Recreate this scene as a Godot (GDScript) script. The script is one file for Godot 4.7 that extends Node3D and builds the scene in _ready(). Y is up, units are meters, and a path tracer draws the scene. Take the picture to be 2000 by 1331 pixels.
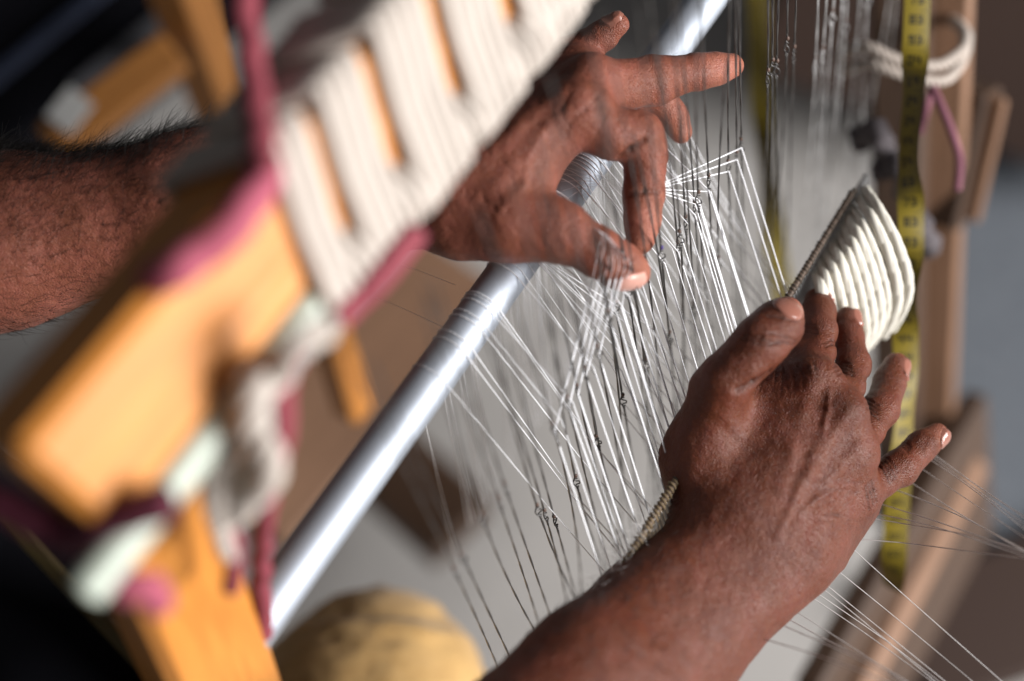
extends Node3D
# A weaver's hands at a hand loom: x runs along the loom's width, y is up, z along the warp.

const EYE := Vector3(0, 1.42, 0)
const FOCAL := 2773.0          # of a 50 mm lens, in pixels of a 2000 pixel wide picture
const RIGHT := Vector3(0.5312, -0.1450, 0.8348)
const UPWARD := Vector3(0.7556, 0.5258, -0.3900)
const BACK := Vector3(-0.3821, 0.8382, 0.3892)
const LOOM := Vector3(1, 0, 0)

const BEAM := Vector2(1.0785, -0.2535)          # y and z of the beam's axis
const NORMAL := Vector3(0, 0.39, 0.921)      # where its lit face looks
const ACROSS := Vector3(0, -0.921, 0.39)

# ---------------------------------------------------------------- bodies: rounded bones joined into one skin
class Limb:
	var pa := PackedVector3Array()
	var ab := PackedVector3Array()
	var inv := PackedFloat32Array()
	var ra := PackedFloat32Array()
	var dr := PackedFloat32Array()
	var chain := PackedInt32Array()
	var kin := PackedFloat32Array()
	var join := 0.006                     # how softly fingers grow out of the palm
	var verts := PackedVector3Array()
	var quads := PackedInt32Array()
	var normals := PackedVector3Array()
	var dims := Vector3i.ZERO
	var base := Vector3.ZERO
	var cell := 0.002
	var grid := PackedFloat32Array()
	var dorsal := Vector3.UP              # where the back of the hand looks
	var fore := Vector3.RIGHT             # from the wrist to the knuckles
	var origin := Vector3.ZERO
	var folds := []
	var tips := []
	var brown := Color(0.185, 0.060, 0.033)
	var tones := PackedColorArray()

	func flat(p: Vector3) -> Vector2:     # hand coordinates: along the hand and across it
		var q := p - origin
		return Vector2(q.dot(fore), q.dot(dorsal.cross(fore)))

	func bone(a: Vector3, b: Vector3, r0: float, r1: float, ch := 0, k := 0.008) -> void:
		pa.append(a)
		ab.append(b - a)
		inv.append(1.0 / maxf((b - a).length_squared(), 1e-9))
		ra.append(r0)
		dr.append(r1 - r0)
		chain.append(ch)
		kin.append(k)

	func path(pts: Array, radii: Array, ch := 0, k := 0.008) -> void:
		for n in pts.size() - 1:
			bone(pts[n], pts[n + 1], radii[n], radii[n + 1], ch, k)

	func one(b: int, p: Vector3) -> float:
		var q := p - pa[b]
		var h := clampf(q.dot(ab[b]) * inv[b], 0.0, 1.0)
		return (q - ab[b] * h).length() - ra[b] - dr[b] * h

	func field(p: Vector3, list: PackedInt32Array) -> float:
		var palm := 1.0
		var whole := 1.0
		var finger := 1.0
		var now := 0
		for b in list:
			var q := p - pa[b]
			var h := clampf(q.dot(ab[b]) * inv[b], 0.0, 1.0)
			var d := (q - ab[b] * h).length() - ra[b] - dr[b] * h
			var k := kin[b]
			if chain[b] == 0:
				var m := maxf(k - absf(palm - d), 0.0)
				palm = minf(palm, d) - m * m / k * 0.25
			else:
				if chain[b] != now:
					if now:
						var m := maxf(join - absf(palm - finger), 0.0)
						var w := minf(palm, finger) - m * m / join * 0.25
						m = maxf(0.0016 - absf(whole - w), 0.0)
						whole = minf(whole, w) - m * m / 0.0016 * 0.25
					now = chain[b]
					finger = d
				else:
					var m := maxf(k - absf(finger - d), 0.0)
					finger = minf(finger, d) - m * m / k * 0.25
		if now == 0:
			return palm
		var m2 := maxf(join - absf(palm - finger), 0.0)
		var w2 := minf(palm, finger) - m2 * m2 / join * 0.25
		m2 = maxf(0.0016 - absf(whole - w2), 0.0)
		return minf(whole, w2) - m2 * m2 / 0.0016 * 0.25

	func build() -> void:
		var order := range(pa.size())
		order.sort_custom(func(x, y): return chain[x] < chain[y] if chain[x] != chain[y] else x < y)
		var lo := Vector3.ONE * 9.0
		var hi := -lo
		for b in pa.size():
			var r := maxf(ra[b], ra[b] + dr[b]) + 0.004
			for e in [pa[b], pa[b] + ab[b]]:
				lo = lo.min(e - Vector3.ONE * r)
				hi = hi.max(e + Vector3.ONE * r)
		var n := 8
		var nb := Vector3i(((hi - lo) / (cell * n)).ceil()) + Vector3i.ONE
		dims = nb * n + Vector3i.ONE
		base = lo
		grid.resize(dims.x * dims.y * dims.z)
		grid.fill(1.0)
		var sx := 1
		var sy := dims.x
		var sz := dims.x * dims.y
		var active := []
		var reach := cell * n * 0.87 + 0.008
		for bz in nb.z:
			for by in nb.y:
				for bx in nb.x:
					var o := base + Vector3(bx, by, bz) * (cell * n)
					var mid := o + Vector3.ONE * (cell * n * 0.5)
					var near := 9.0
					var list := PackedInt32Array()
					for b in order:
						var d := one(b, mid)
						near = minf(near, d)
						if d < reach + 0.022:
							list.append(b)
					if near > reach:
						continue
					if near < -reach - 0.004:
						for z in n + 1:
							for y in n + 1:
								var at := bx * n + (by * n + y) * sy + (bz * n + z) * sz
								for x in n + 1:
									if grid[at + x] == 1.0:
										grid[at + x] = -0.02
						continue
					active.append(Vector3i(bx, by, bz))
					for z in n + 1:
						for y in n + 1:
							var at := bx * n + (by * n + y) * sy + (bz * n + z) * sz
							var p := o + Vector3(0, y, z) * cell
							for x in n + 1:
								if grid[at + x] == 1.0 or grid[at + x] == -0.02:
									grid[at + x] = field(p + Vector3(x * cell, 0, 0), list)
		# one vertex in each cell that the surface crosses
		var where := {}
		var offs := [0, sx, sy, sx + sy, sz, sx + sz, sy + sz, sx + sy + sz]
		var corner := [Vector3(0, 0, 0), Vector3(1, 0, 0), Vector3(0, 1, 0), Vector3(1, 1, 0), Vector3(0, 0, 1), Vector3(1, 0, 1), Vector3(0, 1, 1), Vector3(1, 1, 1)]
		var edges := [[0, 1], [2, 3], [4, 5], [6, 7], [0, 2], [1, 3], [4, 6], [5, 7], [0, 4], [1, 5], [2, 6], [3, 7]]
		var g := PackedFloat32Array()
		g.resize(8)
		for bl in active:
			for z in n:
				for y in n:
					var row: int = bl.x * n + (bl.y * n + y) * sy + (bl.z * n + z) * sz
					for x in n:
						var at := row + x
						var neg := 0
						for c in 8:
							g[c] = grid[at + offs[c]]
							if g[c] < 0.0:
								neg += 1
						if neg == 0 or neg == 8:
							continue
						var sum := Vector3.ZERO
						var cnt := 0
						for e in edges:
							var u: float = g[e[0]]
							var v: float = g[e[1]]
							if (u < 0.0) != (v < 0.0):
								sum += corner[e[0]].lerp(corner[e[1]], u / (u - v))
								cnt += 1
						where[at] = verts.size()
						verts.append(base + (Vector3(bl.x * n + x, bl.y * n + y, bl.z * n + z) + sum / cnt) * cell)
		for at in where:
			var inside := grid[at] < 0.0
			for ax in 3:
				var step: int = [sx, sy, sz][ax]
				if (grid[at + step] < 0.0) == inside:
					continue
				var u: int = [sy, sz, sx][ax]
				var v: int = [sz, sx, sy][ax]
				if not (where.has(at - u) and where.has(at - v) and where.has(at - u - v)):
					continue
				var q := [where[at], where[at - u], where[at - u - v], where[at - v]]
				if inside:
					quads.append_array([q[0], q[3], q[2], q[1]])
				else:
					quads.append_array(q)
		grid = PackedFloat32Array()

	func smooth() -> void:                       # each vertex to the mean of the faces round it
		var sum := PackedVector3Array()
		sum.resize(verts.size())
		var cnt := PackedInt32Array()
		cnt.resize(verts.size())
		for k in range(0, quads.size(), 4):
			var a := quads[k]
			var b := quads[k + 1]
			var c := quads[k + 2]
			var d := quads[k + 3]
			var m := (verts[a] + verts[b] + verts[c] + verts[d]) * 0.25
			sum[a] += m
			sum[b] += m
			sum[c] += m
			sum[d] += m
			cnt[a] += 1
			cnt[b] += 1
			cnt[c] += 1
			cnt[d] += 1
		for k in verts.size():
			if cnt[k]:
				verts[k] = sum[k] / cnt[k]

	func divide() -> void:
		var mids := {}
		var out := PackedInt32Array()
		var total := verts.size()
		for k in range(0, quads.size(), 4):
			var e := [0, 0, 0, 0]
			for s in 4:
				var a := quads[k + s]
				var b := quads[k + (s + 1) % 4]
				var key := mini(a, b) * 4194304 + maxi(a, b)
				var m: int = mids.get(key, -1)
				if m < 0:
					m = verts.size()
					verts.append((verts[a] + verts[b]) * 0.5)
					mids[key] = m
				e[s] = m
			var c := verts.size()
			verts.append((verts[quads[k]] + verts[quads[k + 1]] + verts[quads[k + 2]] + verts[quads[k + 3]]) * 0.25)
			for s in 4:
				out.append_array([quads[k + s], e[s], c, e[(s + 3) % 4]])
		quads = out

	func face_normals() -> void:
		normals.resize(verts.size())
		normals.fill(Vector3.ZERO)
		for k in range(0, quads.size(), 4):
			var a := quads[k]
			var b := quads[k + 1]
			var c := quads[k + 2]
			var d := quads[k + 3]
			var n := (verts[d] - verts[b]).cross(verts[c] - verts[a])
			normals[a] += n
			normals[b] += n
			normals[c] += n
			normals[d] += n
		for k in verts.size():
			normals[k] = normals[k].normalized()

var mats := {}
var taken := {}
var grain_noise := FastNoiseLite.new()
var patch_noise := FastNoiseLite.new()
var rng := RandomNumberGenerator.new()
var right: Limb
var left: Limb


func _ready() -> void:
	rng.seed = 7
	grain_noise.seed = 3
	grain_noise.noise_type = FastNoiseLite.TYPE_SIMPLEX_SMOOTH
	grain_noise.frequency = 1.0
	grain_noise.fractal_octaves = 2
	patch_noise.seed = 11
	patch_noise.frequency = 1.0
	patch_noise.fractal_octaves = 3
	set_camera()
	set_light()
	make_materials()
	right = right_limb()
	left = left_limb()
	build_floor()
	build_back()
	build_loom()
	build_beam()
	build_rod()
	build_heddles()
	build_reed()
	build_warp()
	build_tape()
	build_person()


# ---------------------------------------------------------------- camera and light
func set_camera() -> void:
	var c := Camera3D.new()
	c.name = "camera"
	add_child(c)
	var lens := CameraAttributesPhysical.new()
	lens.frustum_focal_length = 50.0
	lens.frustum_focus_distance = 0.628
	lens.frustum_near = 0.02
	lens.frustum_far = 30.0
	lens.exposure_aperture = 2.0
	c.attributes = lens
	c.fov = 27.0
	c.transform = Transform3D(Basis(RIGHT, UPWARD, BACK).orthonormalized(), EYE)


func set_light() -> void:
	var w := WorldEnvironment.new()
	w.name = "environment"
	var e := Environment.new()
	e.background_mode = Environment.BG_COLOR
	e.background_color = lin(0.075, 0.075, 0.078)
	e.tonemap_mode = Environment.TONE_MAPPER_LINEAR
	e.tonemap_exposure = 1.0
	e.sdfgi_enabled = true
	e.ssao_enabled = true
	e.ssil_enabled = true
	w.environment = e
	add_child(w)
	# daylight from the workshop's large window behind the camera
	var a := AreaLight3D.new()
	a.name = "window_daylight"
	a.area_size = Vector2(1.5, 1.0)
	a.light_color = Color(1.0, 0.99, 0.985)
	a.light_energy = 16.5
	a.area_range = 12.0
	a.shadow_enabled = true
	add_child(a)
	var aim := Vector3(0.2, 0.9, -0.2)
	a.look_at_from_position(aim + Vector3(0.25, 0.29, 0.924) * 2.4, aim, Vector3.UP)


# ---------------------------------------------------------------- helpers
func P(x: float, y: float, d: float) -> Vector3:      # the point d metres before the lens that shows at that pixel
	return EYE + RIGHT * ((x - 1000.0) / FOCAL * d) - UPWARD * ((y - 665.5) / FOCAL * d) - BACK * d


func lin(r: float, g: float, b: float) -> Color:
	return Color(r, g, b).linear_to_srgb()


func mat(called: String, c: Color, rough := 0.6, metal := 0.0) -> StandardMaterial3D:
	var m := StandardMaterial3D.new()
	m.resource_name = called
	m.albedo_color = c
	m.roughness = rough
	m.metallic = metal
	mats[called] = m
	return m


func noise_tex(kind: int, freq: float, ramp: Array, size := 512, octaves := 4, ret := -1, sd := 1) -> NoiseTexture2D:
	var n := FastNoiseLite.new()
	n.noise_type = kind
	n.seed = sd
	n.frequency = freq
	n.fractal_octaves = octaves
	if ret >= 0:
		n.cellular_return_type = ret
	var t := NoiseTexture2D.new()
	t.width = size
	t.height = size
	t.seamless = true
	t.noise = n
	if ramp.size():
		var g := Gradient.new()
		var offs := PackedFloat32Array()
		var cols := PackedColorArray()
		for i in ramp.size():
			offs.append(float(i) / (ramp.size() - 1))
			cols.append(ramp[i])
		g.offsets = offs
		g.colors = cols
		t.color_ramp = g
	return t


func tri(m: StandardMaterial3D, scale: Vector3) -> void:
	m.uv1_triplanar = true
	m.uv1_scale = scale


func wood(called: String, dark: Color, light: Color, rough: float, sd: int) -> void:
	var m := mat(called, Color.WHITE, rough)
	m.albedo_texture = noise_tex(FastNoiseLite.TYPE_SIMPLEX_SMOOTH, 0.008, [dark, light, dark.lerp(light, 0.5), light, dark.lerp(light, 0.7)], 512, 5, -1, sd)
	tri(m, Vector3(1.2, 14, 14))
	m.heightmap_enabled = true
	m.heightmap_texture = noise_tex(FastNoiseLite.TYPE_SIMPLEX_SMOOTH, 0.02, [], 512, 5, -1, sd + 5)
	m.heightmap_scale = 0.03


func make_materials() -> void:
	var s := mat("skin", Color.WHITE, 0.44)
	s.vertex_color_use_as_albedo = true
	s.metallic_specular = 0.38
	s.heightmap_enabled = true
	s.heightmap_texture = noise_tex(FastNoiseLite.TYPE_CELLULAR, 0.04, [], 512, 2, FastNoiseLite.RETURN_DISTANCE2_SUB)
	s.heightmap_scale = 0.05
	s.subsurf_scatter_enabled = true
	s.subsurf_scatter_strength = 0.04
	tri(s, Vector3(50, 50, 50))
	mat("nail", lin(0.235, 0.095, 0.068), 0.26)
	mat("pale_nail", lin(0.50, 0.27, 0.22), 0.3)
	mat("hair", lin(0.008, 0.006, 0.005), 0.5)
	wood("orange_wood", lin(0.36, 0.125, 0.018), lin(0.57, 0.225, 0.040), 0.5, 2)
	wood("brown_wood", lin(0.055, 0.028, 0.015), lin(0.10, 0.052, 0.028), 0.6, 3)
	wood("dark_wood", lin(0.032, 0.016, 0.008), lin(0.058, 0.030, 0.016), 0.65, 8)
	wood("tan_wood", lin(0.15, 0.08, 0.045), lin(0.23, 0.125, 0.072), 0.6, 4)
	wood("honey_wood", lin(0.19, 0.075, 0.016), lin(0.27, 0.11, 0.024), 0.5, 6)
	var f := mat("concrete", Color.WHITE, 0.7)
	f.albedo_texture = noise_tex(FastNoiseLite.TYPE_SIMPLEX_SMOOTH, 0.01, [lin(0.33, 0.313, 0.296), lin(0.43, 0.412, 0.392), lin(0.38, 0.362, 0.343)], 512, 5)
	tri(f, Vector3(0.9, 0.9, 0.9))
	f = mat("slate_shade", Color.WHITE, 0.9)  # bluish shade of the floor, put into a colour
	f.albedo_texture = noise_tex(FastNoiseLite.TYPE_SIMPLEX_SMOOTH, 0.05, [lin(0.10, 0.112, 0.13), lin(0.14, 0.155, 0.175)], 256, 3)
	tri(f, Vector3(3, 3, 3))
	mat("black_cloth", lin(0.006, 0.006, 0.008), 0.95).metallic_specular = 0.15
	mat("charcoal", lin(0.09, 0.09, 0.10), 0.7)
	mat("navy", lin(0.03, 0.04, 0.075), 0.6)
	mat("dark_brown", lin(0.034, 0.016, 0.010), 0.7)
	mat("cream_cord", lin(0.45, 0.40, 0.355), 0.8)
	mat("dull_cord", lin(0.36, 0.31, 0.27), 0.85)
	mat("white_cord", lin(0.54, 0.515, 0.45), 0.85)
	mat("pale_rod", lin(0.40, 0.45, 0.38), 0.4)
	mat("pink_yarn", lin(0.21, 0.035, 0.05), 0.8)
	mat("dusty_yarn", lin(0.17, 0.06, 0.085), 0.85)
	mat("rose_yarn", lin(0.34, 0.07, 0.11), 0.8)
	mat("maroon_yarn", lin(0.10, 0.012, 0.03), 0.8)
	mat("white_thread", lin(0.86, 0.87, 0.90), 0.35)
	mat("thin_thread", lin(0.62, 0.60, 0.59), 0.4)
	mat("wire", lin(0.075, 0.072, 0.07), 0.32, 0.5)
	mat("pale_wire", lin(0.42, 0.42, 0.42), 0.35, 0.3)
	mat("copper_knot", lin(0.10, 0.06, 0.045), 0.5)
	mat("violet_knot", lin(0.05, 0.03, 0.16), 0.5)
	mat("grey_rag", lin(0.07, 0.06, 0.065), 0.85)
	mat("reed_binding", lin(0.15, 0.105, 0.055), 0.8)
	mat("dark_binding", lin(0.045, 0.032, 0.022), 0.85)
	mat("reed_wood", lin(0.10, 0.065, 0.045), 0.7)
	mat("gold_slat", lin(0.10, 0.07, 0.018), 0.6)
	mat("white_paper", lin(0.30, 0.30, 0.29), 0.8)
	var k := mat("khaki", Color.WHITE, 0.85)
	k.albedo_texture = noise_tex(FastNoiseLite.TYPE_SIMPLEX_SMOOTH, 0.012, [lin(0.38, 0.215, 0.065), lin(0.54, 0.335, 0.125), lin(0.46, 0.27, 0.09)], 512, 4)
	tri(k, Vector3(6, 6, 6))
	k.rim_enabled = true
	k.rim = 0.3
	var al := mat("aluminium", lin(0.46, 0.50, 0.56), 0.24, 0.9)
	al.roughness_texture = noise_tex(FastNoiseLite.TYPE_SIMPLEX_SMOOTH, 0.03, [Color(0.86, 0.86, 0.86), Color(1, 1, 1)], 256, 4)
	al.roughness = 0.68
	tri(al, Vector3(3, 120, 120))


func tag(o: Node3D, label: String, category := "", group := "", kind := "") -> Node3D:
	if label:
		o.set_meta("label", label)
	if category:
		o.set_meta("category", category)
	if group:
		o.set_meta("group", group)
	if kind:
		o.set_meta("kind", kind)
	return o


func numbered(called: String) -> String:
	var n: int = taken.get(called, -1) + 1
	taken[called] = n
	return called if n == 0 else "%s_%03d" % [called, n]


func obj(called: String, mesh: Mesh, m: String, parent: Node3D = null) -> MeshInstance3D:
	var o := MeshInstance3D.new()
	o.name = numbered(called) if parent == null else called
	o.mesh = mesh
	o.material_override = mats[m]
	(self if parent == null else parent).add_child(o, true)
	return o


func thing(called: String, at := Vector3.ZERO) -> Node3D:
	var o := Node3D.new()
	o.name = numbered(called)
	o.position = at
	add_child(o, true)
	return o


class Shape:                                          # triangles with smooth normals
	var v := PackedVector3Array()
	var n := PackedVector3Array()
	var uv := PackedVector2Array()
	var i := PackedInt32Array()

	func mesh() -> ArrayMesh:
		var a := []
		a.resize(Mesh.ARRAY_MAX)
		a[Mesh.ARRAY_VERTEX] = v
		a[Mesh.ARRAY_NORMAL] = n
		if uv.size() == v.size():
			a[Mesh.ARRAY_TEX_UV] = uv
		a[Mesh.ARRAY_INDEX] = i
		var m := ArrayMesh.new()
		m.add_surface_from_arrays(Mesh.PRIMITIVE_TRIANGLES, a)
		return m

	func tube(pts: PackedVector3Array, radii: PackedFloat32Array, sides := 6, closed := false) -> void:
		var c := pts.size()
		var first := v.size()
		var t := (pts[1] - pts[0]).normalized()
		var side := t.cross(Vector3(0.31, 0.87, 0.39)).normalized()
		for k in c:
			if closed:
				t = (pts[(k + 1) % c] - pts[(k + c - 1) % c]).normalized()
			else:
				t = (pts[mini(k + 1, c - 1)] - pts[maxi(k - 1, 0)]).normalized()
			side = (side - t * side.dot(t)).normalized()
			var up := t.cross(side)
			var r: float = radii[k] if radii.size() == c else radii[0]
			for s in sides:
				var an := TAU * s / sides
				var d := side * cos(an) + up * sin(an)
				v.append(pts[k] + d * r)
				n.append(d)
		for k in (c if closed else c - 1):
			for s in sides:
				var a := first + k * sides + s
				var b := first + k * sides + (s + 1) % sides
				var e := first + ((k + 1) % c) * sides + s
				var f := first + ((k + 1) % c) * sides + (s + 1) % sides
				i.append_array([a, e, b, b, e, f])
		if not closed:
			for at in [0, c - 1]:
				var dir := (pts[0] - pts[1]).normalized() if at == 0 else (pts[c - 1] - pts[c - 2]).normalized()
				var mid := v.size()
				v.append(pts[at] + dir * (radii[at] if radii.size() == c else radii[0]) * 0.3)
				n.append(dir)
				for s in sides:
					var a: int = first + at * sides + s
					var b: int = first + at * sides + (s + 1) % sides
					i.append_array([mid, a, b] if at == 0 else [mid, b, a])


# a smooth curve through the given points
func curve(pts: Array, step: float) -> PackedVector3Array:
	var out := PackedVector3Array()
	var c := pts.size()
	for k in c - 1:
		var p0: Vector3 = pts[maxi(k - 1, 0)]
		var p1: Vector3 = pts[k]
		var p2: Vector3 = pts[k + 1]
		var p3: Vector3 = pts[mini(k + 2, c - 1)]
		var m := maxi(1, int(ceil(p1.distance_to(p2) / step)))
		for s in m:
			out.append(p1.cubic_interpolate(p2, p0, p3, float(s) / m))
	out.append(pts[c - 1])
	return out


func px(list: Array) -> Array:                        # [[x, y, depth], ...] as points
	return list.map(func(q): return P(q[0], q[1], q[2]))


func yarn(pts: Array, r: float, step := 0.004, sides := 7, wobble := 0.0) -> Mesh:
	var c := curve(pts, step)
	if wobble > 0.0:
		for k in range(1, c.size() - 1):
			c[k] += Vector3(rng.randfn(), rng.randfn(), rng.randfn()) * wobble
	var s := Shape.new()
	s.tube(c, PackedFloat32Array([r]), sides)
	return s.mesh()


# a cord of twisted plies
func rope(pts: Array, r: float, pitch: float, plies := 3, loose := 0.5, step := 0.0012) -> Mesh:
	var c := curve(pts, step)
	var s := Shape.new()
	var frame := []
	var side := (c[1] - c[0]).cross(Vector3(0.2, 0.9, 0.4)).normalized()
	for k in c.size():
		var t := (c[mini(k + 1, c.size() - 1)] - c[maxi(k - 1, 0)]).normalized()
		side = (side - t * side.dot(t)).normalized()
		frame.append([side, t.cross(side)])
	for ply in plies:
		var path := PackedVector3Array()
		var radii := PackedFloat32Array()
		var run := 0.0
		for k in c.size():
			if k:
				run += c[k].distance_to(c[k - 1])
			var an := run / pitch * TAU + TAU * ply / plies
			path.append(c[k] + (frame[k][0] * cos(an) + frame[k][1] * sin(an)) * r * loose)
			radii.append(r * (1.08 - loose + 0.04 * sin(run * 900.0 + ply * 2.0)))
		s.tube(path, radii, 7)
	return s.mesh()


# a box with chamfered edges; axes are the columns of its basis
func block(size: Vector3, ch := 0.002) -> Mesh:
	var st := SurfaceTool.new()
	st.begin(Mesh.PRIMITIVE_TRIANGLES)
	st.set_smooth_group(-1)
	var h := size / 2.0
	var face := func(pts: Array):
		var mid := Vector3.ZERO
		for p in pts:
			mid += p
		var nn: Vector3 = (pts[1] - pts[0]).cross(pts[2] - pts[0])
		var order: Array = pts
		if nn.dot(mid) > 0.0:
			order = pts.duplicate()
			order.reverse()
		for k in range(1, order.size() - 1):
			for q in [order[0], order[k], order[k + 1]]:
				st.add_vertex(q)
	var c := func(sx, sy, sz, ax): # the corner as seen from the face across axis ax
		var p := Vector3(sx * h.x, sy * h.y, sz * h.z)
		if ax != 0: p.x -= sx * ch
		if ax != 1: p.y -= sy * ch
		if ax != 2: p.z -= sz * ch
		return p
	for s in [-1, 1]:
		face.call([c.call(s, -1, -1, 0), c.call(s, 1, -1, 0), c.call(s, 1, 1, 0), c.call(s, -1, 1, 0)])
		face.call([c.call(-1, s, -1, 1), c.call(1, s, -1, 1), c.call(1, s, 1, 1), c.call(-1, s, 1, 1)])
		face.call([c.call(-1, -1, s, 2), c.call(1, -1, s, 2), c.call(1, 1, s, 2), c.call(-1, 1, s, 2)])
		for t in [-1, 1]:
			face.call([c.call(s, t, -1, 0), c.call(s, t, 1, 0), c.call(s, t, 1, 1), c.call(s, t, -1, 1)])
			face.call([c.call(s, -1, t, 0), c.call(s, 1, t, 0), c.call(s, 1, t, 2), c.call(s, -1, t, 2)])
			face.call([c.call(-1, s, t, 1), c.call(1, s, t, 1), c.call(1, s, t, 2), c.call(-1, s, t, 2)])
			for u in [-1, 1]:
				face.call([c.call(s, t, u, 0), c.call(s, t, u, 1), c.call(s, t, u, 2)])
	st.generate_normals()
	return st.commit()


# a squared timber from a to b; face is the direction that its broad side looks to
func timber(called: String, a: Vector3, b: Vector3, face: Vector3, wide: float, thick: float, m: String, ch := 0.003, parent: Node3D = null) -> MeshInstance3D:
	var x := (b - a).normalized()
	var z := (face - x * face.dot(x)).normalized()
	var o := obj(called, block(Vector3(a.distance_to(b), wide, thick), ch), m, parent)
	o.transform = Transform3D(Basis(x, z.cross(x), z), (a + b) / 2.0)
	return o


# ---------------------------------------------------------------- the setting
func build_floor() -> void:
	var s := PlaneMesh.new()
	s.size = Vector2(14, 14)
	tag(obj("floor", s, "concrete"), "", "", "", "structure")


func G(x: float, y: float) -> Vector3:                # the floor at that pixel
	var r := RIGHT * ((x - 1000.0) / FOCAL) - UPWARD * ((y - 665.5) / FOCAL) - BACK
	return EYE - r * (EYE.y / r.y)


func build_back() -> void:
	# floor shade put in as sheet and board; chest and case round the loom
	var o := timber("floor_shade", G(2190, 120), G(2130, 1120), Vector3.UP, 0.40, 0.008, "slate_shade")
	tag(o, "slate grey sheet added as painted floor shade beyond the right loom post", "mat")
	o = timber("floor_shade_board", G(1760, 1290) + Vector3(0, 0.02, 0), G(2200, 1130) + Vector3(0, 0.02, 0), Vector3.UP, 0.13, 0.03, "dark_brown")  # added to darken the floor in this corner as shade would
	tag(o, "dark brown board added as floor shade at the lower right corner", "board")
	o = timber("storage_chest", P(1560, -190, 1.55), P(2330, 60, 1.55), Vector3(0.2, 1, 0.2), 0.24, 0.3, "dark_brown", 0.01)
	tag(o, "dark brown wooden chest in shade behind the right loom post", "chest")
	# soft black case on the left, with a grey printed band and a navy edge
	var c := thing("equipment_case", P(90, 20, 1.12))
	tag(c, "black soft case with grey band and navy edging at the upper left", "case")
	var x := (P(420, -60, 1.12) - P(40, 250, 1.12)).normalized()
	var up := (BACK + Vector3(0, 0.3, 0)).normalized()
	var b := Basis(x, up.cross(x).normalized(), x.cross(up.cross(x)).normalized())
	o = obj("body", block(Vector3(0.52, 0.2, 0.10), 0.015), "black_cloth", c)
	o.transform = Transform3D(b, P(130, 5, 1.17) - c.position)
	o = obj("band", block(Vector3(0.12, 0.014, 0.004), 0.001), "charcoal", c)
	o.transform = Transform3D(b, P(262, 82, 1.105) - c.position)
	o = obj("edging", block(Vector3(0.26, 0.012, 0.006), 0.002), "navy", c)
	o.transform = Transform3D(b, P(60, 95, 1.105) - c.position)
	# the timbers behind
	o = timber("wooden_batten", P(100, 285, 1.02), P(345, 98, 1.02), BACK, 0.032, 0.02, "honey_wood")
	tag(o, "short orange brown batten sloping below the black case", "batten")
	o = timber("paper_scrap", P(112, 245, 1.0), P(160, 185, 1.0), BACK, 0.022, 0.004, "white_paper", 0.001)
	tag(o, "crumpled white paper scrap at the lower end of the batten", "paper")
	o = timber("rear_post", P(340, -60, 1.0), P(480, 330, 1.16), Vector3(0.2, 0.2, 1), 0.036, 0.036, "honey_wood")
	tag(o, "slender orange brown loom post leaning behind the hairy forearm", "post")
	o = timber("pale_plank", P(470, 1010, 1.22), P(900, 520, 1.36), Vector3(0, 1, 0.3), 0.10, 0.03, "tan_wood")
	tag(o, "pale tan plank running below the pipe, blurred", "plank")
	o = timber("treadle_board", P(640, 800, 1.46), P(905, 1045, 1.40), Vector3(0, 1, 0.2), 0.08, 0.05, "brown_wood")
	tag(o, "reddish brown treadle board crossing under the pipe", "board")
	o = timber("wooden_peg", P(632, 600, 0.86), P(692, 800, 0.95), Vector3(0, 0.3, 1), 0.022, 0.022, "orange_wood")
	tag(o, "short orange wooden peg standing between beam and pipe", "peg")
	# lower right: the plank on edge that carries the cloth side
	o = timber("lower_rail", P(1915, 900, 1.08), P(1600, 1470, 0.93), Vector3(0, 0.25, 1), 0.15, 0.018, "dark_wood")
	tag(o, "wide brown board on edge below the right hand", "board")
	o = timber("lit_rail_edge", P(1905, 905, 1.05), P(1640, 1420, 0.91), Vector3(0.1, 1, 0.6), 0.016, 0.02, "tan_wood")  # the board's lit narrow face, put in as lighter wood
	tag(o, "narrow tan strip painted as the lit edge of the brown board", "strip")
	# dark cloth and slat at the lower left corner
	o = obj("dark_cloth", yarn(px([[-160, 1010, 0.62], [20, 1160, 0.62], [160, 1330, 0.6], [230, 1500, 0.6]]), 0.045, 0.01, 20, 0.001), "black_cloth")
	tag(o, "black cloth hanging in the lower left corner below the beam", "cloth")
	o = timber("gold_slat", P(0, 1000, 0.56), P(345, 1370, 0.56), BACK, 0.006, 0.004, "gold_slat", 0.001)
	tag(o, "thin dull gold slat crossing the dark lower left corner", "slat")


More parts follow.
